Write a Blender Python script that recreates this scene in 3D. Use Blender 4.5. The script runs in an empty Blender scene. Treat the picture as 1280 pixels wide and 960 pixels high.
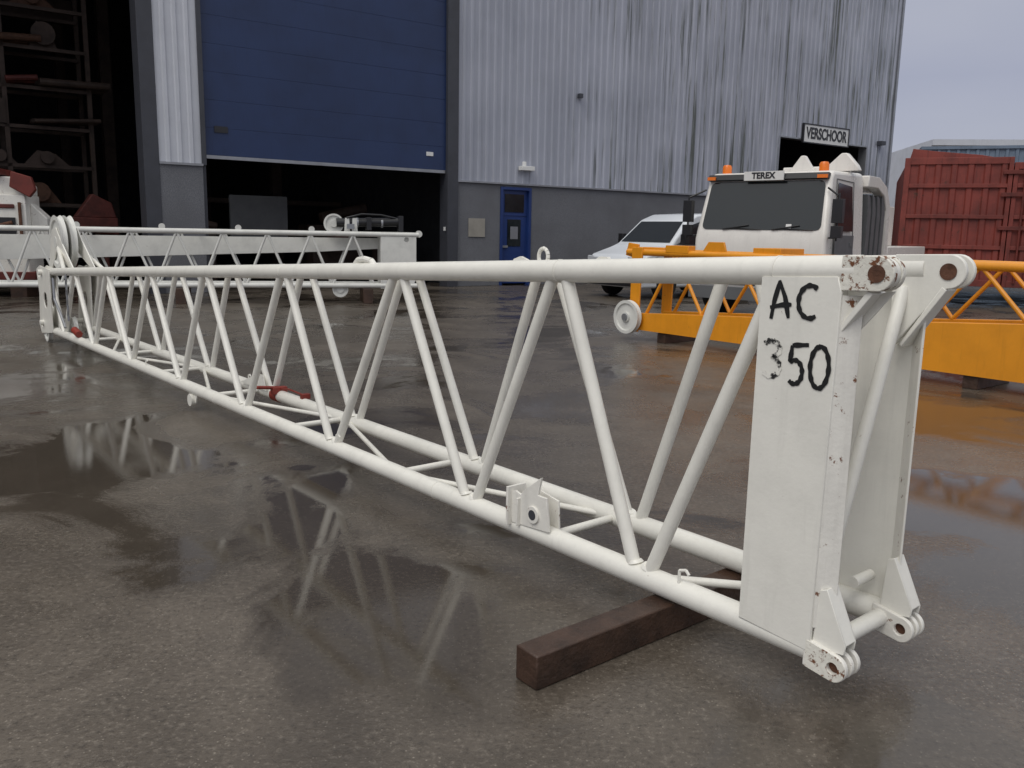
import bpy, bmesh, math, random
from mathutils import Vector, Matrix
random.seed(7)
scene=bpy.context.scene
scene.view_settings.view_transform='Standard'
scene.view_settings.look='None'
scene.view_settings.exposure=0

# ------------------------------------------------------------------ materials
def nodes_of(m):
    m.use_nodes=True
    nt=m.node_tree
    return nt,nt.nodes['Principled BSDF']
def N(nt,t,**kw):
    n=nt.nodes.new(t)
    for k,v in kw.items(): setattr(n,k,v)
    return n
def noise(nt,vec,scale,detail=4,rough=.55,dist=0):
    n=N(nt,'ShaderNodeTexNoise'); n.inputs['Scale'].default_value=scale
    n.inputs['Detail'].default_value=detail; n.inputs['Roughness'].default_value=rough
    n.inputs['Distortion'].default_value=dist
    nt.links.new(vec,n.inputs['Vector']); return n.outputs['Fac']
def ramp(nt,fac,a,b,ca=(0,0,0,1),cb=(1,1,1,1)):
    r=N(nt,'ShaderNodeValToRGB'); r.color_ramp.elements[0].position=a; r.color_ramp.elements[1].position=b
    r.color_ramp.elements[0].color=ca; r.color_ramp.elements[1].color=cb
    nt.links.new(fac,r.inputs['Fac']); return r.outputs['Color']
def mixc(nt,fac,a,b,mode='MIX'):
    m=N(nt,'ShaderNodeMixRGB',blend_type=mode)
    for i,v in ((0,fac),(1,a),(2,b)):
        if isinstance(v,(int,float)): m.inputs[i].default_value=v
        elif isinstance(v,tuple): m.inputs[i].default_value=v if len(v)==4 else (*v,1)
        else: nt.links.new(v,m.inputs[i])
    return m.outputs[0]
def math_(nt,op,a,b=None,c=None):
    m=N(nt,'ShaderNodeMath',operation=op)
    for i,v in enumerate((a,b,c)):
        if v is None: continue
        if isinstance(v,(int,float)): m.inputs[i].default_value=v
        else: nt.links.new(v,m.inputs[i])
    return m.outputs[0]
def coord(nt,scale=(1,1,1)):
    t=N(nt,'ShaderNodeTexCoord'); mp=N(nt,'ShaderNodeMapping'); mp.inputs['Scale'].default_value=scale
    nt.links.new(t.outputs['Object'],mp.inputs['Vector']); return mp.outputs['Vector']
def mat(name,col,rough=.5,metal=0,var=.15,vs=3,rust=0,rs=14,bump=0,bs=40,spec=.5,rustcol=(.16,.06,.025),streak=0):
    m=bpy.data.materials.new(name); nt,p=nodes_of(m)
    v=coord(nt)
    n1=noise(nt,v,vs,6,.65)
    dark=tuple(c*(1-var*2.2) for c in col)
    c=mixc(nt,ramp(nt,n1,.42,.75),(*col,1),(*dark,1))
    if streak:
        vz=coord(nt,(14,14,1.1)); ns=noise(nt,vz,1.3,5,.6)
        c=mixc(nt,math_(nt,'MULTIPLY',ramp(nt,ns,.55,.72),streak),c,tuple(x*.45 for x in col))
    if rust:
        n2=noise(nt,v,rs,8,.7)
        rm=ramp(nt,n2,.72-rust*.3,.76-rust*.3)
        c=mixc(nt,rm,c,rustcol)
        r=mixc(nt,rm,(rough,)*3,(.85,)*3)
        nt.links.new(r,p.inputs['Roughness'])
    else:
        r=math_(nt,'MULTIPLY_ADD',n1,.25,rough-.12)
        nt.links.new(r,p.inputs['Roughness'])
    nt.links.new(c,p.inputs['Base Color'])
    p.inputs['Metallic'].default_value=metal
    p.inputs['Specular IOR Level'].default_value=spec
    if bump:
        b=N(nt,'ShaderNodeBump'); b.inputs['Strength'].default_value=bump; b.inputs['Distance'].default_value=.01
        nt.links.new(noise(nt,v,bs,4,.6),b.inputs['Height']); nt.links.new(b.outputs['Normal'],p.inputs['Normal'])
    return m
M={}
M['white']=mat('white_paint',(.82,.805,.74),.33,var=.05,vs=5,rust=.11,rs=22,bump=.08,bs=60,streak=.15)
M['white_rust']=mat('white_paint_rusty',(.80,.78,.70),.42,var=.1,vs=6,rust=.62,rs=24,bump=.3,bs=50)
M['white_rust2']=mat('white_paint_chipped',(.81,.79,.73),.4,var=.06,vs=6,rust=.35,rs=20,bump=.15,bs=50,streak=.2)
M['white_far']=mat('white_paint_weathered',(.70,.70,.66),.45,var=.1,vs=3,rust=.12,rs=9)
M['rust']=mat('rusty_steel',(.13,.055,.03),.8,var=.3,vs=20,bump=.5)
M['orange']=mat('orange_paint',(.80,.31,.016),.35,var=.08,vs=2.5,rust=.08,rs=12,streak=.25)
M['steel']=mat('galvanised_steel',(.35,.36,.38),.4,metal=.6,var=.1)
M['dsteel']=mat('dark_steel',(.05,.053,.065),.5,var=.1)
M['black']=mat('black_plastic',(.018,.018,.02),.32,var=.1)
M['rubber']=mat('tyre_rubber',(.02,.02,.02),.8,var=.2,bump=.3)
M['glass']=mat('dark_glass',(.012,.016,.018),.13,var=0,spec=.8)
M['timber']=mat('wet_timber',(.062,.033,.021),.48,var=.35,vs=7,bump=.8,bs=26)
M['red']=mat('red_paint',(.26,.035,.022),.5,var=.25,vs=3,rust=.2)
M['redd']=mat('dull_red_paint',(.15,.024,.016),.6,var=.3,vs=3,rust=.25)
M['redc']=mat('container_red_paint',(.22,.040,.028),.55,var=.28,vs=1.3,rust=.36,rs=5,streak=.8,rustcol=(.08,.035,.025))
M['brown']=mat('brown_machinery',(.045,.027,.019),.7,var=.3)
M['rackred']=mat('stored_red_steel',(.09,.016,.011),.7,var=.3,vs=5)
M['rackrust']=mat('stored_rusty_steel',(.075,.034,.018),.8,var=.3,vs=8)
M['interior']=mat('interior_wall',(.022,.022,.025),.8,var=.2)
M['vanw']=mat('van_silver_white_paint',(.68,.71,.75),.22,var=.04,vs=1,spec=.6)
M['truckw']=mat('truck_white_paint',(.77,.745,.70),.28,var=.05,vs=2,spec=.6,streak=.15)
M['truckg']=mat('truck_grey_panel',(.12,.125,.13),.45,var=.1)
M['amber']=mat('amber_lens',(.85,.20,.02),.25,var=0)
M['lamp']=mat('headlamp_lens',(.5,.52,.55),.12,var=0,spec=.9)
M['ink']=mat('black_marker_ink',(.008,.008,.008),.45,var=0)
M['signw']=mat('sign_white',(.74,.74,.72),.45,var=.04)
M['bluedoor']=mat('blue_door_paint',(.016,.042,.17),.4,var=.12,vs=1)
M['bluesheet']=mat('blue_roller_panel',(.015,.034,.105),.42,var=.14,vs=.6,streak=.3)
M['plastic']=mat('cream_plastic',(.33,.31,.27),.5,var=.1)

def faded():
    m=bpy.data.materials.new('worn_marker_ink'); nt,p=nodes_of(m)
    v=coord(nt); n=noise(nt,v,30,6,.7)
    c=mixc(nt,ramp(nt,n,.47,.55),(.015,.015,.015),(.80,.785,.72)); nt.links.new(c,p.inputs['Base Color']); p.inputs['Roughness'].default_value=.45
    return m
M['inkf']=faded()

def cladding():
    m=bpy.data.materials.new('grey_metal_cladding'); nt,p=nodes_of(m)
    v=coord(nt)
    base=mixc(nt,ramp(nt,noise(nt,v,.5,3),.35,.7),(.44,.46,.53),(.36,.38,.445))
    sx=N(nt,'ShaderNodeSeparateXYZ'); nt.links.new(v,sx.inputs[0])
    fl=math_(nt,'FLOOR',sx.outputs['X']); wn=N(nt,'ShaderNodeTexWhiteNoise',noise_dimensions='1D'); nt.links.new(fl,wn.inputs['W'])
    tone=ramp(nt,wn.outputs['Value'],0,1,(.91,.91,.91,1),(1,1,1,1))
    base=mixc(nt,1.0,base,tone,'MULTIPLY')
    vs=coord(nt,(6.5,1,.17)); n=noise(nt,vs,1.0,7,.7)
    n2=noise(nt,coord(nt,(.5,1,.25)),1.0,3,.6)
    xa=math_(nt,'MULTIPLY_ADD',n2,5.0,sx.outputs['X'])
    zone=math_(nt,'MULTIPLY',ramp(nt,math_(nt,'MULTIPLY',xa,.04),.17,.21),ramp(nt,n2,.36,.54))
    st=math_(nt,'MULTIPLY',ramp(nt,n,.50,.61),math_(nt,'MULTIPLY_ADD',zone,.90,.05))
    c=mixc(nt,st,base,(.085,.095,.085))
    n3=noise(nt,coord(nt,(9,1,.8)),1.2,5,.7)
    c=mixc(nt,math_(nt,'MULTIPLY',ramp(nt,n3,.5,.75),.28),c,(.20,.215,.20))
    nt.links.new(c,p.inputs['Base Color']); p.inputs['Roughness'].default_value=.5; p.inputs['Specular IOR Level'].default_value=.3
    return m
M['clad']=cladding()
M['cladclean']=mat('pale_metal_cladding',(.56,.58,.63),.45,var=.06,vs=1,streak=.2)
def aggregate():
    m=bpy.data.materials.new('aggregate_concrete_panel'); nt,p=nodes_of(m); v=coord(nt)
    n=noise(nt,v,45,3,.7); n2=noise(nt,v,.8,5,.6)
    c=mixc(nt,ramp(nt,n,.35,.7),(.095,.10,.112),(.22,.225,.245))
    c=mixc(nt,ramp(nt,n2,.4,.75),c,(.115,.117,.128))
    nt.links.new(c,p.inputs['Base Color']); p.inputs['Roughness'].default_value=.75
    return m
M['agg']=aggregate()

def ground_mat():
    m=bpy.data.materials.new('wet_concrete'); nt,p=nodes_of(m)
    t=N(nt,'ShaderNodeTexCoord'); v=t.outputs['Object']
    big=noise(nt,v,.33,5,.65,.6); mid=noise(nt,v,1.7,7,.7,.3); fine=noise(nt,v,42,3,.75)
    vor=N(nt,'ShaderNodeTexVoronoi'); vor.inputs['Scale'].default_value=80; nt.links.new(v,vor.inputs['Vector'])
    c=mixc(nt,ramp(nt,mid,.33,.68),(.138,.116,.093),(.078,.065,.052))
    c=mixc(nt,math_(nt,'MULTIPLY',ramp(nt,big,.43,.58),.6),c,(.062,.050,.038))
    c=mixc(nt,math_(nt,'MULTIPLY',ramp(nt,fine,.54,.67),.5),c,(.235,.205,.17))
    c=mixc(nt,math_(nt,'MULTIPLY',ramp(nt,fine,.34,.45,(1,1,1,1),(0,0,0,1)),.55),c,(.03,.025,.02))
    wn=N(nt,'ShaderNodeSeparateXYZ'); nt.links.new(vor.outputs['Color'],wn.inputs[0])
    peb=math_(nt,'MULTIPLY',ramp(nt,vor.outputs['Distance'],.18,.30,(1,1,1,1),(0,0,0,1)),math_(nt,'GREATER_THAN',wn.outputs['X'],.87))
    c=mixc(nt,math_(nt,'MULTIPLY',peb,.55),c,(.34,.30,.25))
    # standing water gathers in low spots of the yard
    low=None
    for cx,cy,r in ((1.25,2.35,.75),(-.9,3.9,1.1),(-2.9,5.3,1.5),(-4.6,7.6,1.7),(2.9,4.6,1.6),(3.6,7.0,1.8),(-.3,3.0,.7)):
        d=N(nt,'ShaderNodeVectorMath',operation='DISTANCE'); nt.links.new(v,d.inputs[0]); d.inputs[1].default_value=(cx,cy,0)
        q=math_(nt,'MAXIMUM',math_(nt,'MULTIPLY_ADD',d.outputs['Value'],-1/r,1.0),0.0)
        low=q if low is None else math_(nt,'MAXIMUM',low,q)
    pn=math_(nt,'MULTIPLY_ADD',low,.16,math_(nt,'ADD',noise(nt,v,.62,7,.62,.8),-.035))
    pud=ramp(nt,pn,.50,.575)
    rim=ramp(nt,pn,.45,.515)   # damp dark margin round each puddle
    damp=ramp(nt,noise(nt,v,.8,7,.68,.4),.36,.62)
    c=mixc(nt,math_(nt,'MULTIPLY',rim,.38),c,(.052,.042,.033))
    c=mixc(nt,math_(nt,'MULTIPLY',pud,.5),c,(.040,.033,.026))
    nt.links.new(c,p.inputs['Base Color'])
    r=mixc(nt,damp,(.42,)*3,(.22,)*3)
    r=mixc(nt,math_(nt,'MULTIPLY',rim,.5),r,(.15,)*3)
    r=mixc(nt,pud,r,(.05,)*3)
    nt.links.new(r,p.inputs['Roughness'])
    b=N(nt,'ShaderNodeBump'); b.inputs['Distance'].default_value=.005
    st=math_(nt,'MULTIPLY_ADD',pud,-.56,.60); nt.links.new(st,b.inputs['Strength'])
    nt.links.new(fine,b.inputs['Height'])
    nt.links.new(b.outputs['Normal'],p.inputs['Normal'])
    p.inputs['Specular IOR Level'].default_value=.5
    return m
M['ground']=ground_mat()

# ------------------------------------------------------------------ mesh builder
class MB:
    def __init__(s): s.bm=bmesh.new()
    def face(s,pts):
        vs=[s.bm.verts.new(p) for p in pts]; return s.bm.faces.new(vs)
    def box(s,x0,x1,y0,y1,z0,z1):
        c=[(x,y,z) for z in (z0,z1) for x,y in ((x0,y0),(x1,y0),(x1,y1),(x0,y1))]
        v=[s.bm.verts.new(p) for p in c]
        for f in ((3,2,1,0),(4,5,6,7),(0,1,5,4),(1,2,6,5),(2,3,7,6),(3,0,4,7)): s.bm.faces.new([v[i] for i in f])
        return s
    def tube(s,p,q,r,seg=16,r2=None):
        p,q=Vector(p),Vector(q); d=(q-p).normalized(); a=d.orthogonal().normalized(); b=d.cross(a)
        r2=r if r2 is None else r2
        A=[];B=[]
        for i in range(seg):
            t=2*math.pi*i/seg; o=a*math.cos(t)+b*math.sin(t)
            A.append(s.bm.verts.new(p+o*r)); B.append(s.bm.verts.new(q+o*r2))
        for i in range(seg):
            j=(i+1)%seg; s.bm.faces.new((A[i],A[j],B[j],B[i]))
        s.bm.faces.new(A[::-1]); s.bm.faces.new(B); return s
    def path(s,pts,r,seg=10):
        for a,b in zip(pts,pts[1:]): s.tube(a,b,r,seg)
        return s
    def prism(s,pts,plane,a,b,hole=None,holes=None):
        def P(u,v,w):
            return {'xz':(u,w,v),'yz':(w,u,v),'xy':(u,v,w)}[plane]
        hs=list(holes or [])
        if hole: hs.append(hole)
        loops=[pts]+[[(cx+r*math.cos(2*math.pi*i/20),cz+r*math.sin(2*math.pi*i/20)) for i in range(20)] for cx,cz,r in hs]
        E=[]
        for L in loops:
            vs=[s.bm.verts.new(P(u,v,a)) for u,v in L]
            E+=[s.bm.edges.new((vs[i],vs[(i+1)%len(vs)])) for i in range(len(vs))]
        fs=bmesh.ops.triangle_fill(s.bm,use_beauty=True,use_dissolve=False,edges=E)['geom']
        fs=[f for f in fs if isinstance(f,bmesh.types.BMFace)]
        ex=bmesh.ops.extrude_face_region(s.bm,geom=fs)
        d=Vector(P(0,0,b))-Vector(P(0,0,a))
        bmesh.ops.translate(s.bm,verts=[g for g in ex['geom'] if isinstance(g,bmesh.types.BMVert)],vec=d)
        return s
    def lathe(s,c,axis,prof,seg=32):
        c=Vector(c); d=Vector(axis).normalized(); a=d.orthogonal().normalized(); b=d.cross(a); rings=[]
        for r,h in prof:
            rings.append([s.bm.verts.new(c+d*h+(a*math.cos(2*math.pi*i/seg)+b*math.sin(2*math.pi*i/seg))*r) for i in range(seg)])
        for A,B in zip(rings,rings[1:]):
            for i in range(seg):
                j=(i+1)%seg; s.bm.faces.new((A[i],A[j],B[j],B[i]))
        if prof[0][0]>1e-4: s.bm.faces.new(rings[0][::-1])
        if prof[-1][0]>1e-4: s.bm.faces.new(rings[-1])
        return s
    def done(s,name,m,parent,bevel=0,smooth=True):
        bm=s.bm
        bmesh.ops.recalc_face_normals(bm,faces=bm.faces[:])
        me=bpy.data.meshes.new(name); bm.to_mesh(me); bm.free()
        me.materials.append(M[m] if isinstance(m,str) else m)
        if smooth:
            for f in me.polygons: f.use_smooth=True
            me.set_sharp_from_angle(angle=math.radians(35))
        o=bpy.data.objects.new(name,me); scene.collection.objects.link(o)
        if parent: o.parent=parent
        if bevel:
            b=o.modifiers.new('bevel','BEVEL'); b.width=bevel; b.segments=2; b.limit_method='ANGLE'; b.angle_limit=math.radians(40)
        return o
def empty(name,loc,rz=0):
    e=bpy.data.objects.new(name,None); scene.collection.objects.link(e); e.location=loc; e.rotation_euler=(0,0,rz); e.empty_display_size=.3
    return e
def rounded(x0,x1,z0,z1,r,n=5):
    out=[]
    for cx,cz,a0 in ((x1-r,z1-r,0),(x0+r,z1-r,90),(x0+r,z0+r,180),(x1-r,z0+r,270)):
        for i in range(n+1):
            a=math.radians(a0+90*i/n); out.append((cx+r*math.cos(a),cz+r*math.sin(a)))
    return out
def lug_outline(cx,cz,r,bx,h0,h1,n=12):
    pts=[]
    for i in range(n+1):
        a=math.radians(90+180*i/n); pts.append((cx+r*math.cos(a),cz+r*math.sin(a)))
    pts+= [(bx,h0),(bx,h1)]
    return pts

# ------------------------------------------------------------------ ground
mb=MB(); mb.face([(-300,-60,0),(300,-60,0),(300,500,0),(-300,500,0)]); g=mb.done('ground','ground',None,smooth=False)

# ------------------------------------------------------------------ main lattice boom
T=empty('lattice_crane_boom_section',(.848,2.822,0),math.atan2(.768,-.643))
W=-.44; ZB=.175; L=10.6
zt=lambda t:1.392-.0472*t
R=.047
mb=MB()
for y in (0,W):
    mb.tube((-.30,y,ZB),(L,y,ZB),R,28)
    mb.tube((-.30,y,zt(-.3)),(L,y,zt(L)),R,28)
mb.done('main_chords','white',T)
bn=[.50,1.62,3.02,4.37,5.72,7.1,8.45,9.75]
tn=[-.06,1.02,2.27,3.66,5.05,6.4,7.78,9.1,10.35]
mb=MB()
for y,off in ((0,0),(W,0.5)):
    sp_=.03 if not off else .07
    for i,b in enumerate(bn):
        b1=b+off-(.06 if off and i==0 else 0)
        for k,side in ((i,-1),(i+1,1)):
            tt=min(tn[k]+off+(.06 if off and k>0 else 0),10.45)
            p=Vector((b1+side*.03,y,ZB)); q=Vector((tt-side*sp_,y,zt(tt)))
            mb.tube(p,q,.0255 if i>0 else .0275,18)
mb.tube((-.02,W,ZB),(.36,W,zt(.36)),.0255,18)
mb.done('side_diagonals','white',T)
mb=MB()
for y,off in ((0,0),(W,.5)):
    for b in bn[:5]:
        for sd in (-1,1): mb.lathe((b+off+sd*.034,y,ZB+.042),(sd*.38,0,1),[(.026,-.004),(.033,0),(.026,.012)],18)
for t in (-.02,1.02,3.66): mb.tube((t-.004,0,zt(t)),(t+.004,0,zt(t+.004)),R+.002,28)
for t in (1.9,4.9): mb.tube((t-.004,0,ZB),(t+.004,0,ZB),R+.002,28)
mb.done('weld_beads','white',T)
mb=MB()
st=[1.05,2.3,3.68,5.05,6.4,7.78,9.1]
for i,t in enumerate(st):
    mb.tube((t,0,ZB),(t,W,ZB),.019,14); mb.tube((t,0,zt(t)),(t,W,zt(t)),.02,14)
prev=.5
for i,t in enumerate(st):
    ya,yb=((0,W) if i%2==0 else (W,0))
    mb.tube((prev,ya,ZB),(t,yb,ZB),.015,12); mb.tube((prev,yb,zt(prev)),(t,ya,zt(t)),.017,12); prev=t
mb.tube((-.05,W,ZB),(.48,0,ZB),.017,12)
mb.done('lateral_bracing','white',T)
mb=MB()
pp=[(.012,ZB+.02),(-.262,ZB+.0),(-.268,1.34),(-.255,1.385),(.012,1.372)]
mb.prism(pp,'xz',.036,.048); mb.prism(pp,'xz',W-.048,W-.036)
mb.done('end_web_plates','white',T,bevel=.003)
mb=MB()
for y0,s in ((.042,-1),(W-.042,1)):
    a=(-.264,y0); b=(-.312,y0+s*.05)
    pts=[(a[0],a[1]),(b[0],b[1]),(b[0]+.006,b[1]+s*.006),(a[0]+.012,a[1]+s*.004)]
    mb.prism(pts,'xy',.26,1.33)
mb.prism([(.012,.24),(.02,1.36),(-.0,1.36),(-.0,.24)],'xz',-.03,.036)
mb.prism([(.012,.24),(.02,1.36),(-.0,1.36),(-.0,.24)],'xz',W-.036,W+.03)
mb.done('end_plate_flanges','white_rust2',T,bevel=.002)
mb=MB()
mb.tube((-.235,W+.03,1.34),(-.235,-.01,.26),.022,18)
mb.tube((-.27,0,ZB+.0),(-.27,W,ZB),.03,18)
mb.tube((-.06,0,zt(0)),(-.06,W,zt(0)),.03,18)
mb.tube((-.20,W,.30),(-.20,W+.12,.30),.02,12)
mb.done('end_frame_brace','white',T)
mb=MB()
zt0=1.400
for y in (.034,-.018):
    mb.prism(lug_outline(-.372,zt0,.052,-.26,zt0-.055,zt0+.05),'xz',y-.010,y+.012,hole=(-.372,zt0,.022))
mb.done('upper_lug_plates','white_rust',T,bevel=.003)
mb=MB()
mb.lathe((-.372,.022,zt0),(0,-1,0),[(.022,0),(.048,0),(.048,.026),(.022,.026)],28)
mb.lathe((-.372,W-.03,zt0),(0,-1,0),[(.022,0),(.046,0),(.046,.03),(.022,.03)],28)
for y in (W+.03,W-.03):
    mb.prism(lug_outline(-.38,zt0,.056,-.2,zt0-.17,zt0+.05)[:-2]+[(-.30,zt0-.15),(-.22,zt0-.26),(-.2,zt0-.26),(-.2,zt0+.05)],'xz',y-.009,y+.009,hole=(-.38,zt0,.024))
mb.prism([(-.40,zt0-.05),(-.30,zt0-.07),(-.22,zt0-.24),(-.235,zt0-.25),(-.33,zt0-.14)],'xz',-.03,-.022)
mb.prism([(-.36,1.34),(-.25,1.19),(-.24,1.20),(-.345,1.352)],'xz',-.05,.035)
mb.prism([(-.38,1.34),(-.25,1.14),(-.24,1.15),(-.365,1.352)],'xz',W-.04,W+.04)
mb.done('upper_lugs_and_gussets','white',T,bevel=.003)
mb=MB()
mb.lathe((-.372,.047,zt0),(0,1,0),[(.019,0),(.026,0),(.026,.003),(.019,.003)],24)
mb.lathe((-.38,W+.040,zt0),(0,1,0),[(.019,0),(.027,0),(.027,.003),(.019,.003)],24)
for y in (0,W): mb.tube((-.372,y+.02,zt0),(-.372,y-.04,zt0),.0225,20)
mb.done('upper_pin_bushings','rust',T)
mb=MB()
zl=.155
for yc in (0,W):
    for dy in (-.038,0,.038):
        mb.prism(lug_outline(-.345,zl,.046,-.24,zl-.03,zl+.065),'xz',yc+dy-.009,yc+dy+.009,hole=(-.345,zl,.02))
mb.done('lower_lugs','white_rust2',T,bevel=.003)
mb=MB()
mb.prism(lug_outline(-.345,zl,.044,-.25,zl-.03,zl+.06),'xz',.0475,.050,hole=(-.345,zl,.02))
mb.done('lower_lug_worn_face','white_rust',T)
mb=MB()
for yc in (0,W):
    mb.tube((-.345,yc-.03,zl),(-.345,yc+.03,zl),.0205,20)
mb.done('lower_pin_bores','rust',T)
mb=MB()
for yc in (0,W):
    for dy in (-.03,.03):
        mb.prism([(-.262,.215),(-.275,.39),(-.298,.40),(-.375,.235),(-.372,.205),(-.33,.2)],'xz',yc+dy-.004,yc+dy+.004)
    mb.prism([(-.298,.40),(-.375,.235),(-.37,.228),(-.292,.395)],'xz',yc-.03,yc+.03)
mb.done('lug_guards','white',T,bevel=.002)
# handwriting
def strokes(name,lines,w,m,y=.0502):
    bmk=MB()
    for ln in lines:
        P=[Vector((a,b)) for a,b in ln]
        Q=[]
        for a,b in zip(P,P[1:]):
            for k in range(4): Q.append(a.lerp(b,k/4))
        Q.append(P[-1]); P=Q; n=len(P); Lf=[];Rt=[]
        for i in range(n):
            d=(P[min(i+1,n-1)]-P[max(i-1,0)]).normalized(); nn=Vector((-d.y,d.x))
            ww=w*(.92+.16*math.sin(i*.9+len(ln)))*(.75 if i in (0,n-1) else 1)
            Lf.append(bmk.bm.verts.new((P[i].x+nn.x*ww/2,y,P[i].y+nn.y*ww/2))); Rt.append(bmk.bm.verts.new((P[i].x-nn.x*ww/2,y,P[i].y-nn.y*ww/2)))
        for i in range(n-1): bmk.bm.faces.new((Lf[i],Lf[i+1],Rt[i+1],Rt[i]))
        y+=.0003
    return bmk.done(name,m,T,smooth=False)
def px(x,y): return (-.003-.275*x, 1.386-.365*y)
def arc(cx,cy,rx,ry,a0,a1,n=12):
    return [px(cx+rx*math.cos(math.radians(a0+(a1-a0)*i/n)),cy-ry*math.sin(math.radians(a0+(a1-a0)*i/n))) for i in range(n+1)]
strokes('handwritten_ac',[[px(.11,.40),px(.14,.24),px(.20,.06)],[px(.19,.06),px(.28,.20),px(.34,.38)],[px(.09,.30),px(.24,.27),px(.37,.26)],
   arc(.60,.225,.145,.14,55,305)],.0165,'ink')
strokes('handwritten_50',[[px(.63,.59),px(.52,.60),px(.42,.61)],[px(.42,.61),px(.415,.68),px(.40,.75)]+arc(.47,.84,.10,.105,120,-130),
   arc(.78,.77,.115,.18,100,465,18)],.0165,'ink')
strokes('handwritten_worn_3',[arc(.15,.66,.11,.07,150,-80)+arc(.15,.82,.12,.09,80,-140)],.018,'inkf')
# bracket on lower chord
mb=MB()
bz=ZB+.04
pl=[(1.00,bz),(1.25,bz-.02),(1.27,bz+.12),(1.225,bz+.135),(1.19,bz+.125),(1.17,bz+.15),(1.055,bz+.235),(1.075,bz+.15),(1.02,bz+.15),(1.005,bz+.06)]
mb.prism(pl,'xz',.035,.047,hole=(1.10,bz+.055,.024))
mb.prism([(1.02,bz-.02),(1.25,bz-.02),(1.24,bz+.11),(1.15,bz+.14),(1.03,bz+.12)],'xz',-.045,-.035)
mb.box(1.252,1.265,-.04,.07,bz-.03,bz+.15)
mb.box(1.19,1.20,-.035,.065,bz-.02,bz+.11)
mb.lathe((1.10,.030,bz+.055),(0,1,0),[(.024,0),(.040,0),(.040,.026),(.024,.026)],24)
mb.done('anchor_bracket','white_rust2',T,bevel=.002)
mb=MB(); mb.lathe((1.10,.0565,bz+.055),(0,1,0),[(0,0),(.023,0),(.023,.001),(0,.001)],20); mb.done('bracket_bore','dsteel',T)
mb=MB()
for t,y in ((.30,-.0),(2.95,.0),(5.3,W),(6.6,0)):
    mb.path([(t,y+.02,ZB+.04),(t,y+.02,ZB+.09),(t-.03,y+.02,ZB+.10),(t-.045,y+.02,ZB+.085)],.006,8)
for t in (2.62,):
    z=zt(t)+R
    mb.path([(t-.10,0,z-.01),(t-.07,0,z+.012),(t,0,z+.02),(t+.07,0,z+.012),(t+.10,0,z-.01)],.018,10)
mb.prism([(1.72,zt(1.9)+.03),(1.86,zt(1.9)+.03),(1.84,zt(1.9)+.06),(1.79,zt(1.9)+.075),(1.74,zt(1.9)+.06)],'xz',W-.01,W+.01)
za=zt(1.9)+.075
mb.path([(1.62+.035*math.cos(math.radians(a)),W,za+.005+.04*math.sin(math.radians(a))) for a in range(-60,250,25)],.010,8)
mb.prism([(1.15,zt(1.2)+.03),(1.27,zt(1.2)+.03),(1.22,zt(1.2)+.06),(1.17,zt(1.2)+.06)],'xz',W-.01,W+.01)
mb.done('cleats_and_eyes','white',T,bevel=0)
mb=MB()
mb.tube((4.72,W,ZB),(4.83,W,ZB),.054,20); mb.box(4.7,4.76,W-.05,W+.07,ZB+.02,ZB+.075); mb.tube((4.74,W-.03,ZB+.06),(4.72,W+.2,ZB+.09),.014,12)
mb.box(4.3,4.34,W-.05,W+.02,ZB+.04,ZB+.08)
mb.path([(4.3,W,ZB+.07),(4.5,W+.03,ZB+.09),(4.72,W,ZB+.06)],.008,8)
mb.tube((9.0,0.02,ZB+.08),(9.16,.03,ZB+.12),.04,12)
mb.done('red_clamps','red',T,bevel=.004)
mb=MB()
mb.prism([(4.85,ZB+.03),(5.35,ZB+.03),(5.0,ZB+.15),(4.9,ZB+.15)],'xz',W+.06,W+.07)
mb.prism([(5.3,ZB-.03),(5.5,ZB-.03),(5.46,ZB-.11),(5.34,ZB-.11)],'xz',.01,.02)
mb.lathe((5.4,.03,ZB-.09),(0,1,0),[(.02,-.02),(.05,-.02),(.05,.02),(.02,.02)],20)
mb.done('guide_plates','white',T)
# far end head with sheaves
mb=MB()
zf=zt(L)
for y in (.05,-.03,W+.03,W-.05):
    mb.prism([(10.15,.16),(10.75,.10),(10.82,.2),(10.72,.62),(10.8,zf+.03),(10.6,zf+.08),(10.1,zf+.05)],'xz',y-.008,y+.008,holes=[(10.68,.22,.04),(10.66,zf-.03,.04),(10.4,.55,.10)])
mb.tube((10.6,.1,.25),(10.6,W-.1,.25),.035,16); mb.tube((10.5,.1,zf),(10.5,W-.1,zf),.035,16)
for y in (-.10,W+.10):
    mb.prism([(9.55,zt(9.6)+.03),(9.75,zt(9.6)+.03),(10.35,1.16),(10.62,zf+.03),(10.8,zf+.03),(10.5,1.42),(10.3,1.45),(10.1,1.3)],'xz',y-.008,y+.008)
mb.tube((9.6,0,zt(9.6)+.02),(10.25,-.1,1.2),.025,12)
mb.tube((9.6,W,zt(9.6)+.02),(10.25,W+.1,1.2),.025,12)
mb.done('head_frame','white',T,bevel=.003)
def sheave(mb,c,r,w=.05,axis=(0,1,0)):
    mb.lathe(c,axis,[(.03,-w*.6),(.07,-w*.6),(.07,-w*.25),(r*.78,-w*.2),(r*.82,-w*.5),(r,-w*.5),(r*.93,-w*.1),(r*.93,w*.1),(r,w*.5),(r*.82,w*.5),(r*.78,w*.2),(.07,w*.25),(.07,w*.6),(.03,w*.6)],36)
mb=MB()
sheave(mb,(10.35,-.13,1.27),.33,.07); sheave(mb,(10.35,-.24,1.27),.33,.07)
sheave(mb,(10.55,.02,.16),.15,.05); sheave(mb,(10.3,W/2,.18),.16,.05); sheave(mb,(10.45,W,.16),.15,.05)
mb.done('sheaves','white_far',T)
mb=MB()
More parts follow.
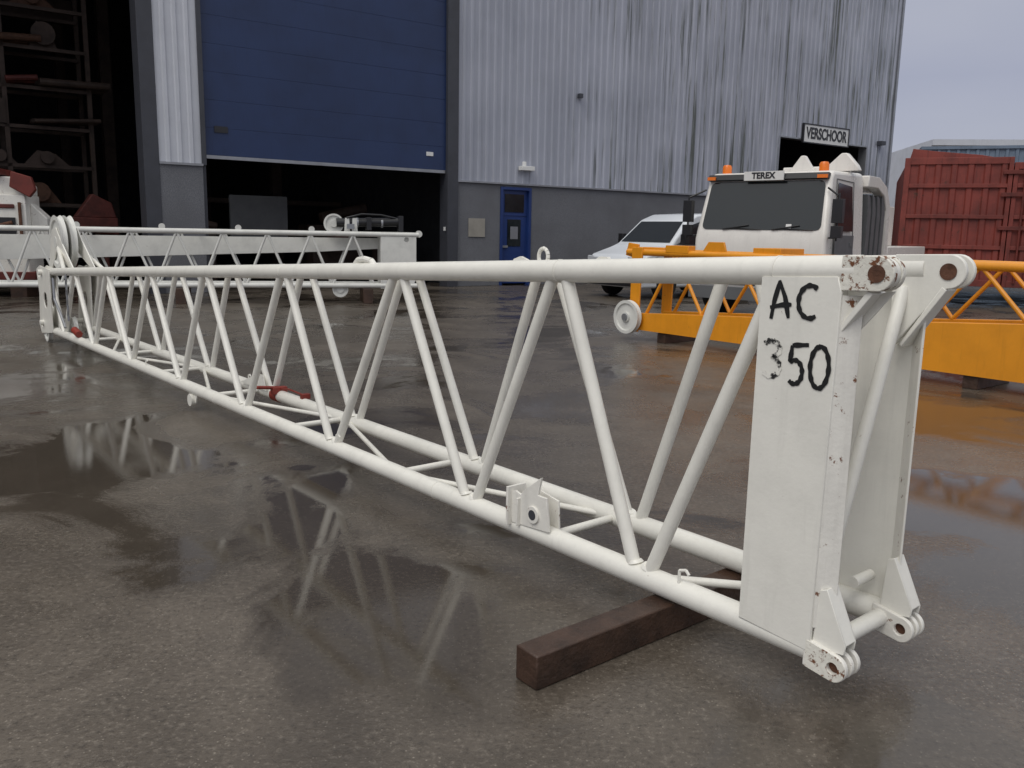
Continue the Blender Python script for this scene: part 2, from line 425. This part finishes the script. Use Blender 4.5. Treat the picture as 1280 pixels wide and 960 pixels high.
for k in range(9): mb.tube((9.3,.05,zt(9.3)-.03-.06*k),(9.3+.02*(k%2),.05,zt(9.3)-.09-.06*k),.012,8)
mb.path([(9.9,.06,.85),(9.85,.07,.6),(9.6,.07,.45),(9.4,.07,.3)],.016,8)
mb.done('hanging_chain','steel',T)
# ------------------------------------------------------------------ timber bearer
tb=empty('timber_bearer',(.065,2.665,0),math.atan2(.632,.775))
mb=MB(); mb.box(0,1.36,-.055,.055,.001,.124)
o=mb.done('beam','timber',tb,bevel=.006)

# ------------------------------------------------------------------ second boom (background left)
B=empty('lattice_crane_jib',(-12,15.34,0),math.atan2(.254,.967))
mb=MB(); zb,ztp=.36,1.40; wy=.6
for y in (0,wy):
    mb.tube((0,y,zb),(10.35,y,zb),.05,18); mb.tube((0,y,ztp),(10.35,y,ztp),.05,18)
x=0.2; k=0
while x<9.4:
    for y in (0,wy):
        a,b=(zb,ztp) if k%2==0 else (ztp,zb)
        mb.tube((x,y,a),(x+.42,y,b),.024,10)
    x+=.42;k+=1
for x in (0.3,2,4,6,8,9.5):
    mb.tube((x,0,zb),(x,wy,zb),.03,10); mb.tube((x,0,ztp),(x,wy,ztp),.03,10)
for x in (2.3,3.9,5.4,6.8,8.2):
    mb.lathe((x,0,ztp+.08),(0,1,0),[(.03,-.015),(.06,-.015),(.06,.015),(.03,.015)],16)
mb.done('lattice','white_far',B)
mb=MB()
mb.prism([(2.4,1.28),(9.6,1.32),(9.6,1.10),(8.3,1.02),(2.4,.80)],'xz',wy-.1,wy-.07)
mb.prism([(9.6,.30),(10.2,.30),(10.3,.5),(10.3,1.45),(9.6,1.45)],'xz',-.03,-.01,holes=[(9.95,.62,.13),(10.1,1.3,.05)])
mb.prism([(9.6,.30),(10.2,.30),(10.3,.5),(10.3,1.45),(9.6,1.45)],'xz',wy+.01,wy+.03)
mb.box(9.57,9.6,-.03,wy+.03,.3,1.45)
mb.done('web_plates','white_far',B,bevel=.003)
mb=MB()
sheave(mb,(8.65,.25,1.60),.2,.1); sheave(mb,(8.75,.05,.28),.16,.06)
mb.lathe((10.4,.3,1.42),(0,1,0),[(.02,-.03),(.07,-.03),(.07,.03),(.02,.03)],20)
for x in (8.85,9.0): mb.prism([(x,1.42),(x+.12,1.42),(x+.1,1.72),(x+.02,1.72)],'xz',.1,.13)
mb.done('sheaves','white_far',B)
mb=MB(); mb.tube((8.7,.2,1.62),(10.05,.2,1.66),.09,18); mb.tube((8.7,.42,1.60),(9.8,.42,1.62),.06,16); mb.box(9.3,9.4,.08,.45,1.48,1.74); mb.box(9.95,10.05,.08,.35,1.45,1.78)
mb.path([(8.9,.1,1.72),(9.2,.1,1.80),(9.6,.12,1.79),(9.9,.15,1.73)],.02,8)
mb.done('hydraulic_cylinder','black',B,bevel=.004)
mb=MB()
for x in (9.1,9.6): mb.tube((x,.2,1.632),(x+.04,.2,1.633),.098,18)
mb.box(8.9,9.05,.02,.06,1.5,1.6); mb.done('cylinder_clamps','steel',B)
mb=MB()
for x in (1.2,5.6,9.2):
    mb.box(x,x+.2,-.15,wy+.15,.001,.30)
mb.done('support_blocks','timber',B,bevel=.005)

# ------------------------------------------------------------------ orange jib
J=empty('orange_lattice_jib',(1.8,12.35,0),math.atan2(-.783,.623))
mb=MB()
zb_=lambda x:.37+.066*x
for y in (0,.6):
    mb.tube((-.25,y,1.25),(8.5,y,1.25),.047,18)
    x=.15;k=0
    while x<8:
        a,b=(zb_(x),1.25) if k%2==0 else (1.25,zb_(x+.5))
        mb.tube((x,y,a),(x+.5,y,b),.024,10); x+=.5;k+=1
for x in (0,1.15,2.15,3.15,4.15,5.15,6.15): mb.tube((x,0,1.25),(x,.6,1.25),.028,10)
for i,x in enumerate((0,1.15,2.15,3.15,4.15,5.15)): mb.tube((x,0 if i%2 else .6,1.25),(x+1.05,.6 if i%2 else 0,1.25),.02,10)
mb.done('lattice','orange',J)
mb=MB()
for y in (-.05,.58):
    mb.prism([(-.05,.15),(8.5,.13),(8.5,.90),(5.1,.71),(2.8,.55),(-.05,.385)],'xz',y,y+.09)
mb.prism([(-.12,.12),(.05,.12),(.08,1.32),(-.12,1.32)],'xz',-.06,-.03,holes=[(-.03,.9,.03)])
mb.prism([(-.12,.12),(.05,.12),(.08,1.32),(-.12,1.32)],'xz',.62,.65)
mb.box(-.3,.35,.1,.5,1.20,1.32); mb.box(.5,.9,-.05,.1,1.26,1.36)
mb.prism([(-.35,1.2),(-.1,1.15),(-.1,1.36),(-.3,1.38)],'xz',.05,.08)
mb.prism([(1.1,1.28),(1.5,1.28),(1.45,1.42),(1.2,1.42)],'xz',-.01,.02); mb.box(1.9,2.3,.0,.5,1.28,1.36)
mb.done('box_beams','orange',J,bevel=.006)
mb=MB(); sheave(mb,(-.08,-.14,.33),.24,.08); mb.done('sheave','white_far',J)
mb=MB(); mb.lathe((-.08,-.20,.33),(0,1,0),[(.0,-.01),(.05,-.01),(.05,.02),(.0,.02)],20); mb.done('sheave_hub','steel',J)
mb=MB()
for x in (.4,4.6,7.8): mb.box(x,x+.15,-.02,.75,.001,.138)
mb.done('support_blocks','timber',J,bevel=.005)

# ------------------------------------------------------------------ warehouse
H=empty('metal_clad_warehouse',(0,24.7,0),math.radians(35.4))
def clad(mb,x0,x1,z0,z1,y=0,pitch=.25,dep=.035):
    x=x0; pts=[]
    while x<x1-.001:
        for dx,dy in ((0,0),(.52*pitch,0),(.62*pitch,-dep),(.9*pitch,-dep)):
            if x+dx<x1: pts.append((x+dx,y+dy))
        x+=pitch
    pts.append((x1,y))
    lo=[mb.bm.verts.new((a,b,z0)) for a,b in pts]; hi=[mb.bm.verts.new((a,b,z1)) for a,b in pts]
    for i in range(len(pts)-1): mb.bm.faces.new((lo[i],lo[i+1],hi[i+1],hi[i]))
TOP=14
mb=MB()
clad(mb,-1.93,11.3,2.84,TOP); clad(mb,11.3,16.6,5.02,TOP); clad(mb,16.6,18.2,2.84,TOP)
mb.done('cladding','clad',H,smooth=False)
mb=MB()
clad(mb,-9.52,-8.62,2.86,TOP); clad(mb,-8.62,-1.93,8.6,TOP); clad(mb,-34,-9.52,9.0,TOP)
mb.done('pale_cladding','cladclean',H,smooth=False)
mb=MB()
mb.box(-1.9,-.50,0.02,.3,0,2.82); mb.box(.56,11.3,.02,.3,0,2.82); mb.box(-.50,.56,.02,.3,2.74,2.82); mb.box(16.6,18.2,.02,.3,0,2.82)
mb.box(-9.6,-8.6,-.02,.5,0,2.84)
mb.done('concrete_plinth','agg',H,bevel=.01)
mb=MB()
mb.box(-1.93,11.3,-.05,.02,2.80,2.845); mb.box(16.6,18.2,-.05,.02,2.80,2.845); mb.box(-9.53,-8.6,-.06,-.02,2.82,2.87)
mb.box(11.3,16.6,-.045,.3,4.97,5.02); mb.box(11.26,11.34,-.05,.3,0,4.97); mb.box(16.56,16.64,-.05,.3,0,4.97)
mb.box(18.14,18.26,-.06,.06,0,TOP)
mb.done('trim_flashings','steel',H)
mb=MB()
mb.box(-2.26,-1.93,-.06,.35,0,TOP-5); mb.box(-9.85,-9.53,-.04,.5,0,9); mb.box(-8.62,-8.52,-.05,.3,2.84,8.6); mb.box(-8.6,-8.5,.1,.3,0,2.84)
mb.done('door_frames','dsteel',H,bevel=.005)
mb=MB()
z=3.08
while z<8.6:
    mb.box(-8.52,-2.26,.05,.11,z,min(z+.597,8.6)); z+=.60
mb.done('sectional_door','bluesheet',H,bevel=.003)
mb=MB(); mb.box(-8.5,-2.28,.03,.12,3.0,3.075); mb.done('door_bottom_seal','steel',H)
mb=MB(); mb.box(-8.3,-8.0,.03,.06,3.58,3.72); mb.done('door_handle','black',H)
mb=MB(); mb.box(-2.85,-2.65,.03,.055,3.42,3.52); mb.box(-2.32+.0,-2.28,.0,.05,1.5,1.6); mb.done('door_label','signw',H)
mb=MB(); mb.box(-.42,.48,.10,.15,.05,2.66); mb.done('personnel_door','bluedoor',H,bevel=.005)
mb=MB(); mb.box(-.5,-.42,-.01,.2,0,2.74); mb.box(.48,.56,-.01,.2,0,2.74); mb.box(-.42,.48,-.01,.2,2.66,2.74); mb.box(-.42,.48,.085,.1,1.95,2.0)
mb.done('personnel_door_frame','bluedoor',H,bevel=.004)
mb=MB(); mb.box(-.30,.36,.085,.10,2.05,2.55); mb.box(-.2,.26,.085,.10,1.1,1.85); mb.done('door_glass','glass',H)
mb=MB(); mb.box(-.40,-.2,.05,.1,1.06,1.12); mb.box(-.10,.16,.08,.084,1.3,1.65); mb.done('door_furniture','steel',H)
mb=MB(); mb.box(-1.55,-1.02,-.005,.02,1.35,1.85); mb.done('wall_notice','plastic',H)
mb=MB(); mb.box(.05,.5,-.22,-.04,3.2,3.32); mb.box(.2,.3,-.08,0,3.3,3.45); mb.done('wall_floodlight','signw',H,bevel=.01)
mb=MB(); mb.box(2.1,2.22,-.16,-.04,5.35,5.47); mb.box(17.2,17.5,-.25,-.04,5.1,5.25); mb.done('security_camera','dsteel',H)
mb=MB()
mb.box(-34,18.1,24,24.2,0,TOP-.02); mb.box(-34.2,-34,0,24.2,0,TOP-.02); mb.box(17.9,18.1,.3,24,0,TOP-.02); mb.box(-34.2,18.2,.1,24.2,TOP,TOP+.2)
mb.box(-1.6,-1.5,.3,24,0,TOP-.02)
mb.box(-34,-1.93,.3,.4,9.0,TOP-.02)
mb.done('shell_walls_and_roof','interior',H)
mb=MB()
for x in (-26,-20,-14,-9,-4):
    for y in (8,16): mb.box(x-.15,x+.15,y-.15,y+.15,0,12)
mb.box(-34,-9.8,7.8,8.1,7,7.6)
mb.done('interior_columns','brown',H)
# interior stock
racks=empty('storage_racks',(0,24.7,0),math.radians(35.4))
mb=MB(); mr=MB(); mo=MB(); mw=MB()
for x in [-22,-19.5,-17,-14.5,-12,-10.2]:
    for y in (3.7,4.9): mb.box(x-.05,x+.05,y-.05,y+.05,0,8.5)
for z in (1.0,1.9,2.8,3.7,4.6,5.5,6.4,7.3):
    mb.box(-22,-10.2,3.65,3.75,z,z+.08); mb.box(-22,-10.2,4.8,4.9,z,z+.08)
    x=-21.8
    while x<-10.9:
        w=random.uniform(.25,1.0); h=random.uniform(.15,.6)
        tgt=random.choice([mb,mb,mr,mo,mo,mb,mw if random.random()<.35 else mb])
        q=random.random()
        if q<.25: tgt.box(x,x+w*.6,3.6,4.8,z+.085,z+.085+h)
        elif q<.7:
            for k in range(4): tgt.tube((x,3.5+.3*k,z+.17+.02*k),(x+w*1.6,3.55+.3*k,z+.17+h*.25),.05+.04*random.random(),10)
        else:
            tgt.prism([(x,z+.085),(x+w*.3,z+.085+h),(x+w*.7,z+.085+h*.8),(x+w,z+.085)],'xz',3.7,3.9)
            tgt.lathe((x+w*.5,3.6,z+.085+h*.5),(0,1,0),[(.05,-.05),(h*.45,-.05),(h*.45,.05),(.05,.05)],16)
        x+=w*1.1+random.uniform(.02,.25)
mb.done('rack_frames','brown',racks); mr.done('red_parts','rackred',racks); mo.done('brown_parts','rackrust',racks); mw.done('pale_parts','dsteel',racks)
bench=empty('workshop_equipment',(0,24.7,0),math.radians(35.4))
mb=MB(); mb.box(-6.9,-5.3,3.6,3.7,1.0,2.35); mb.done('grey_board','truckg',bench)
mb=MB(); mb.box(-8.3,-7.2,4,4.6,0,1.3); mb.box(-4.6,-3.2,3.5,4.6,0,1.6); mb.box(-3.4,-2.6,1.5,2.2,0,1.1); mb.tube((-4.4,3.4,1.8),(-3,3.4,2.1),.15)
mb.box(-8.4,-2.4,6.4,6.5,2.2,2.35); mb.box(-7.9,-7.75,6.2,6.35,0,2.8); mb.tube((-8.3,3.2,1.7),(-7.4,3.2,1.5),.1); mb.done('benches','brown',bench,bevel=.02)
mb=MB(); mb.box(-4.3,-3.9,2.6,3.2,.9,1.4); mb.box(-8.2,-7.8,2.8,3.1,.5,1.0)
mb.box(-11.2,-10.0,2.2,2.9,1.3,1.65);mb.prism([(-10.9,1.65),(-10.0,1.65),(-10.1,2.0),(-10.5,2.2)],'xz',2.3,2.7); mb.tube((-11.6,2.2,1.5),(-10.0,2.2,1.3),.08); mb.box(-11.0,-10.9,2.4,2.6,0,1.3); mb.box(-10.3,-10.2,2.4,2.6,0,1.3)
mb.done('red_machinery','rackred',bench,bevel=.02)
S=empty('company_sign',(0,24.7,0),math.radians(35.4))
mb=MB(); mb.box(12.55,15.2,-.12,-.07,4.9,5.5); mb.done('sign_board','signw',S)
mb=MB()
for a in ((12.5,15.25,4.86,4.9),(12.5,15.25,5.5,5.54),(12.5,12.55,4.9,5.5),(15.2,15.25,4.9,5.5)): mb.box(a[0],a[1],-.14,-.05,a[2],a[3])
mb.done('sign_frame','black',S)
cu=bpy.data.curves.new('sign_text','FONT'); cu.body='VERSCHOOR'; cu.size=.54; cu.align_x='CENTER'; cu.align_y='CENTER'; cu.extrude=.004; cu.offset=.016
to=bpy.data.objects.new('sign_text',cu); scene.collection.objects.link(to); to.parent=S; to.location=(13.88,-.128,5.2); to.rotation_euler=(math.pi/2,0,0); to.scale=(.76,1,1)
cu.materials.append(M['black'])

# red/white machine at far left
K=empty('crane_counterweight_frame',(-11.85,17.0,0),math.radians(14))
mb=MB(); mb.box(0,2.1,0,1.0,.5,2.05); mb.prism([(0,2.05),(2.1,2.05),(2.1,2.25),(1.9,2.4),(.1,2.42)],'xz',.1,.9); mb.prism([(2.1,.9),(2.4,1.1),(2.4,1.6),(2.1,1.9)],'xz',.3,.7); mb.done('body','white_rust2',K,bevel=.02)
mb=MB(); mb.box(-.1,1.7,-.06,.95,2.43,2.55); mb.prism([(1.85,2.2),(2.2,2.0),(2.32,2.15),(2.25,2.4),(1.9,2.5)],'xz',-.08,.06); mb.box(.1,1.9,-.04,-.005,1.78,1.86); mb.box(-.1,2.2,-.06,1.05,.35,.52); mb.done('red_trim','redd',K,bevel=.015)
mb=MB(); mb.box(.75,1.9,-.03,0.01,1.15,1.6); mb.box(.1,.6,-.03,0.01,1.2,1.7); mb.done('recess','black',K)
mb=MB(); mb.tube((.8,-.05,1.22),(1.85,-.05,1.5),.04,10); mb.tube((2.0,-.04,.9),(2.0,-.04,1.9),.03,10); mb.box(2.02,2.14,-.05,.02,1.0,1.25); mb.done('pipes','rust',K)
mb=MB()
for x in (.1,1.7): mb.box(x,x+.3,0,1.0,0,.35)
mb.done('feet','timber',K)

# ------------------------------------------------------------------ van
V=empty('parked_van',(1.76,21.3,0),math.atan2(-.8,.6)); V.scale=(1.07,1.07,1.07)
def shell(prof,w,taper,mb):
    Lv=[mb.bm.verts.new((taper(z),y,z)) for y,z in prof]; Rv=[mb.bm.verts.new((w-taper(z),y,z)) for y,z in prof]
    n=len(prof)
    for i in range(n):
        j=(i+1)%n; mb.bm.faces.new((Lv[i],Lv[j],Rv[j],Rv[i]))
    mb.bm.faces.new(Lv[::-1]); mb.bm.faces.new(Rv)
tp=lambda z:0.0 if z<1.05 else (z-1.05)*.22
mb=MB()
prof=[(0.03,.25),(0,.55),(.04,.78),(.18,.95),(.75,1.12),(.95,1.2),(1.55,1.74),(1.9,1.87),(2.8,1.92),(4.0,1.86),(4.2,1.2),(4.25,.5),(4.2,.25)]
shell(prof,1.78,tp,mb); v=mb.done('body','vanw',V,bevel=.05)
v.modifiers['bevel'].segments=4; v.modifiers['bevel'].angle_limit=math.radians(12)
mb=MB()
def slopequad(mb,y0,z0,y1,z1,inset0,inset1,w,off=.012):
    d=Vector((0,y1-y0,z1-z0)).normalized(); n=Vector((0,-d.z,d.y))*off
    pts=[Vector((inset0,y0,z0))+n,Vector((w-inset0,y0,z0))+n,Vector((w-inset1,y1,z1))+n,Vector((inset1,y1,z1))+n]
    mb.face(pts)
slopequad(mb,.98,1.23,1.50,1.695,.13,.24,1.78)
for x,s in ((0,-1),(1.78,1)):
    for q in ([(1.18,1.2),(1.62,1.62),(1.98,1.72),(2.05,1.2)],[(2.15,1.2),(2.15,1.72),(3.0,1.72),(3.0,1.2)]):
        f=[]
        for y,z in q: f.append((x+s*(.006-tp(z)),y,z))
        mb.face(f)
mb.done('windows','glass',V,smooth=False)
mb=MB(); mb.box(.35,1.43,-.025,.02,.62,.74); mb.box(.1,1.68,-.035,.05,.28,.45); mb.box(1.80,1.95,1.15,1.28,1.2,1.42); mb.box(-.17,-.02,1.15,1.28,1.2,1.42)
mb.box(1.775,1.79,1.1,3.9,.5,.6); mb.done('grille_and_trim','black',V,bevel=.01)
mb=MB()
for x0,x1 in ((.06,.42),(1.36,1.72)): mb.prism([(x0,.72),(x1,.72),(x1,.88),(x0,.92)],'xz',-.01,.12)
mb.done('headlamps','lamp',V,bevel=.015)
def wheel(mb,mr,c,r,w,axis):
    mb.lathe(c,axis,[(r*.6,-w/2),(r*.93,-w/2),(r,-w*.38),(r,w*.38),(r*.93,w/2),(r*.6,w/2)],32)
    mr.lathe(c,axis,[(0,-w*.3),(r*.25,-w*.32),(r*.5,-w*.2),(r*.62,-w*.45),(r*.62,w*.45),(r*.5,w*.2),(r*.25,w*.32),(0,w*.3)],32)
mb=MB(); mr=MB()
for y in (.8,3.4):
    for x in (.08,1.70): wheel(mb,mr,(x,y,.32),.32,.2,(1,0,0))
mb.done('tyres','rubber',V); mr.done('wheel_rims','steel',V)

# ------------------------------------------------------------------ crane carrier truck
C=empty('crane_carrier_truck',(3.40,16.5,0),math.atan2(-.64,.77))
mb=MB()
tc=lambda z:0.0 if z<1.55 else (z-1.55)*.09
prof=[(.10,.45),(0,.6),(0,1.45),(.05,1.60),(.30,2.55),(.42,2.66),(1.9,2.70),(1.98,2.6),(2.0,.9),(1.5,.85),(1.35,.45)]
shell(prof,2.5,tc,mb); cb=mb.done('cab','truckw',C,bevel=.07); cb.modifiers['bevel'].segments=4
mb=MB()
n=Vector((0,-.95,.25)).normalized()
def wsp(x,h,off=.012):
    return Vector((x,.05,1.60))+Vector((0,.25,.95))*h+n*off
out=rounded(.12,2.38,.02,.93,.1,5)
mb.face([wsp(x+(.06*z if x<1.25 else -.06*z),z) for x,z in out]); mb.done('windscreen','glass',C,smooth=False)
mb=MB()
for x in (.55,1.5):
    mb.path([wsp(x,.02,.03),wsp(x+.5,.10,.035)],.012,8); mb.path([wsp(x+.1,.05,.03),wsp(x+.75,.02,.035)],.008,8)
mb.prism([(.28,2.50),(.34,2.60),(.24,2.62),(.2,2.52)],'yz',.12,2.38)
mb.box(.15,2.35,-.03,0.02,1.0,1.12); mb.box(.3,2.2,-.02,.02,.62,.9)
for x in (-.22,2.60):
    mb.box(x-.02,x+.16,-.05,.06,1.75,2.15); mb.box(x-.02,x+.16,-.05,.06,1.5,1.7)
    mb.path([(x+.07,0,2.2),(.1 if x<0 else 2.4,.2,2.35)],.018,8); mb.path([(x+.07,0,1.5),(.05 if x<0 else 2.45,.2,1.5)],.018,8); mb.path([(x+.07,0,1.45),(x+.07,0,2.25)],.018,8)
mb.done('mirrors_wipers_grille','black',C,bevel=.02)
mb=MB()
mb.face([wsp(1.75,.05,.015),wsp(1.85,.05,.015),wsp(1.85,.13,.015),wsp(1.75,.13,.015)])
mb.box(.85,1.6,.17,.195,2.50,2.66)
mb.done('stickers_and_nameplate','signw',C,smooth=False)
cu=bpy.data.curves.new('nameplate_text','FONT'); cu.body='TEREX'; cu.size=.15; cu.align_x='CENTER'; cu.align_y='CENTER'; cu.extrude=.002; cu.offset=.005
to=bpy.data.objects.new('nameplate_text',cu); scene.collection.objects.link(to); to.parent=C; to.location=(1.22,.165,2.58); to.rotation_euler=(math.pi/2,0,0); cu.materials.append(M['black'])
mb=MB()
def sp(y,z,o=.006): return (2.5-tc(z)+o,y,z)
mb.face([sp(.42,1.62),sp(1.32,1.62),sp(1.32,2.42),sp(.62,2.46)]); mb.face([(tc(z)-.006,y,z) for y,z in ((.42,1.62),(1.32,1.62),(1.32,2.42),(.62,2.46))])
mb.done('door_windows','glass',C,smooth=False)
mb=MB()
mb.path([sp(.34,.9),sp(.34,1.55),sp(.55,2.52),sp(1.40,2.5),sp(1.42,.9),sp(.34,.9)],.008,6)
mb.box(2.5,2.525,1.15,1.3,1.35,1.42); mb.done('door_seams','truckg',C)
mb=MB()
mb.prism([(.40,.95),(1.36,.95),(1.36,1.55),(.42,1.55)],'yz',2.503,2.512)
for k in range(4):
    mb.prism([(2.15+.28*k,1.0),(2.33+.28*k,1.0),(2.33+.28*k,2.0),(2.22+.28*k,2.28),(2.08+.28*k,2.32),(2.15+.28*k,2.0)],'yz',2.35,2.47)
mb.box(.1,2.34,2.05,3.2,1.1,2.05)
mb.box(.0,2.5,-.12,.1,.35,.58)
mb.done('grey_fairings','truckg',C,bevel=.015)
mb=MB()
mb.prism([(1.98,2.66),(2.6,2.66),(3.1,2.5),(3.38,2.15),(3.45,.95),(3.25,.95),(3.2,2.05),(2.98,2.32),(2.55,2.45),(1.98,2.45)],'yz',2.30,2.5)
mb.box(.15,2.28,2.05,3.1,2.38,2.62); mb.box(.0,2.5,3.47,6.2,1.0,1.35); mb.box(.5,2.0,3.5,5.4,1.352,2.2)
mb.prism([(1.25,2.70),(1.75,2.70),(1.55,3.0),(1.47,3.0)],'xz',1.2,1.3)
mb.prism([(1.85,2.70),(2.55,2.70),(2.5,2.80),(2.3,3.02),(2.2,3.02)],'xz',1.25,1.4)
mb.box(1.1,2.3,1.302,1.6,2.702,2.80)
mb.done('deck_and_superstructure','truckw',C,bevel=.02)
mb=MB()
for x,y in ((.30,.6),(2.15,.6)):
    mb.lathe((x,y,2.66),(0,0,1),[(.085,0),(.085,.12),(.065,.16),(0,.17)],20)
mb.box(.12,.28,.17,.20,2.52,2.58); mb.box(2.2,2.38,.17,.20,2.52,2.58)
mb.done('beacons','amber',C)
mb=MB()
for x in (.12,1.93): mb.prism(rounded(x,x+.45,.62,.88,.05),'xz',-.03,.02)
mb.done('headlamps','lamp',C,bevel=.008)
mb=MB(); mr=MB()
for y in (.9,3.9,5.4):
    for x in (.2,2.3): wheel(mb,mr,(x,y,.55),.55,.4,(1,0,0))
mb.done('tyres','rubber',C); mr.done('wheel_rims','steel',C)
mb=MB(); mb.box(.7,1.8,.3,6.1,.55,.98); mb.done('chassis','dsteel',C)

# ------------------------------------------------------------------ red container
R_=empty('red_shipping_container',(9.15,20.8,0),math.radians(-22))
mb=MB()
zb0,zt1=.45,3.38
clad(mb,.12,2.16,zb0+.15,zt1-.15,.03,.34,.035); clad(mb,2.36,4.4,zb0+.15,zt1-.15,.03,.34,.035)
mb.box(0,.12,-.03,.12,zb0,zt1); mb.box(2.16,2.25,-.03,.12,zb0,zt1); mb.box(2.27,2.36,-.03,.12,zb0,zt1-.12); mb.box(4.4,4.5,-.03,.12,zb0,zt1)
mb.box(.12,2.16,-.02,.1,zt1-.15,zt1); mb.box(.12,2.16,-.02,.1,zb0,zb0+.15); mb.box(2.36,4.4,-.02,.1,zt1-.27,zt1-.12); mb.box(2.36,4.4,-.02,.1,zb0,zb0+.15)
for z in (1.3,2.0,2.7): mb.box(.12,2.16,-.035,.0,z,z+.09); mb.box(2.36,4.4,-.035,.0,z,z+.09)
mb.box(0,4.5,.12,6,zb0,zt1-.2)
mb.prism([(.1,zt1),(1.9,zt1),(1.6,zt1+.06),(.6,zt1+.16),(.15,zt1+.22)],'xz',.1,.14)
mb.done('body','redc',R_,bevel=.006)
mb=MB()
for x in (2.5,2.7,4.2): mb.tube((x,-.06,zb0+.1),(x,-.06,zt1-.2),.025,10)
for z in (.9,1.75,2.5,3.0): mb.box(2.05,2.6,-.075,-.037,z,z+.09)
mb.box(2.55,2.95,-.09,-.06,1.75,1.8)
mb.done('lock_rods_and_hinges','redd',R_,bevel=.004)
mb=MB()
for x in (.3,3.9):
    mb.box(x,x+.3,.3,5.6,.001,.445)
mb.done('skids','dsteel',R_)
Q=empty('blue_storage_unit',(14.2,31,0),math.radians(-20))
mb=MB(); clad(mb,0,9,0,4.6,0,.3,.04); mb.box(0,9,.05,3,0,4.6); mb.box(-.05,9.05,-.08,3,4.6,4.7); mb.done('walls',mat('faded_blue_steel',(.16,.21,.28),.5,var=.15,vs=1,streak=.4),Q)
FW=empty('distant_warehouse',(29,62,0),math.radians(-8))
mb=MB(); clad(mb,0,60,0,8,0,.6,.06); mb.box(0,60,.1,25,0,8); mb.prism([(0,8),(60,8),(60,8.4),(0,8.4)],'xz',-.2,25); mb.done('walls','cladclean',FW)

# ------------------------------------------------------------------ camera
th=math.atan(190/1072.); roll=.019
Fv=Vector((0,math.cos(th),-math.sin(th))); Rv=Vector((1,0,0)); Uv=Vector((0,math.sin(th),math.cos(th)))
cr=Rv*math.cos(roll)+Uv*math.sin(roll); cup=-Rv*math.sin(roll)+Uv*math.cos(roll)
Mx=Matrix((( cr.x,cup.x,-Fv.x,0),(cr.y,cup.y,-Fv.y,0),(cr.z,cup.z,-Fv.z,1.5),(0,0,0,1)))
cam=bpy.data.cameras.new('camera'); co=bpy.data.objects.new('camera',cam); scene.collection.objects.link(co); co.matrix_world=Mx
cam.sensor_width=36; cam.lens=1072/1280*36; cam.clip_end=1500; cam.clip_start=.05
scene.camera=co

# ------------------------------------------------------------------ light
w=bpy.data.worlds.new('World'); scene.world=w; w.use_nodes=True; nt=w.node_tree
bg=nt.nodes['Background']
sky=N(nt,'ShaderNodeTexSky',sky_type='NISHITA'); sky.sun_disc=False
el=math.radians(52); az=math.radians(215)
sky.sun_elevation=el; sky.sun_rotation=az
tc_=N(nt,'ShaderNodeTexCoord'); sx=N(nt,'ShaderNodeSeparateXYZ'); nt.links.new(tc_.outputs['Generated'],sx.inputs[0])
cr_=N(nt,'ShaderNodeValToRGB'); e=cr_.color_ramp.elements
e[0].position=0; e[0].color=(.50,.51,.58,1); e[1].position=1; e[1].color=(1.08,1.06,1.03,1)
x1=cr_.color_ramp.elements.new(.16); x1.color=(.33,.35,.46,1); x2=cr_.color_ramp.elements.new(.42); x2.color=(.62,.63,.67,1)
nt.links.new(sx.outputs['Z'],cr_.inputs['Fac'])
mp=N(nt,'ShaderNodeMapping'); mp.inputs['Scale'].default_value=(1,1,3); nt.links.new(tc_.outputs['Generated'],mp.inputs['Vector'])
cn=noise(nt,mp.outputs[0],1.8,4,.5)
cl=ramp(nt,cn,.3,.7,(.86,.88,.92,1),(1.14,1.12,1.07,1))
oc=mixc(nt,1.0,cr_.outputs['Color'],cl,'MULTIPLY')
sc=N(nt,'ShaderNodeVectorMath',operation='SCALE'); sc.inputs['Scale'].default_value=10; nt.links.new(oc,sc.inputs[0])
mx=mixc(nt,.92,sky.outputs['Color'],sc.outputs[0])
nt.links.new(mx,bg.inputs['Color']); bg.inputs['Strength'].default_value=.1
sl=bpy.data.lights.new('sun','SUN'); sl.energy=1.3; sl.angle=math.radians(40); sl.color=(1,.97,.92)
so=bpy.data.objects.new('sun',sl); scene.collection.objects.link(so)
dirv=Vector((math.sin(az)*math.cos(el),math.cos(az)*math.cos(el),math.sin(el)))
so.rotation_euler=dirv.to_track_quat('Z','Y').to_euler()
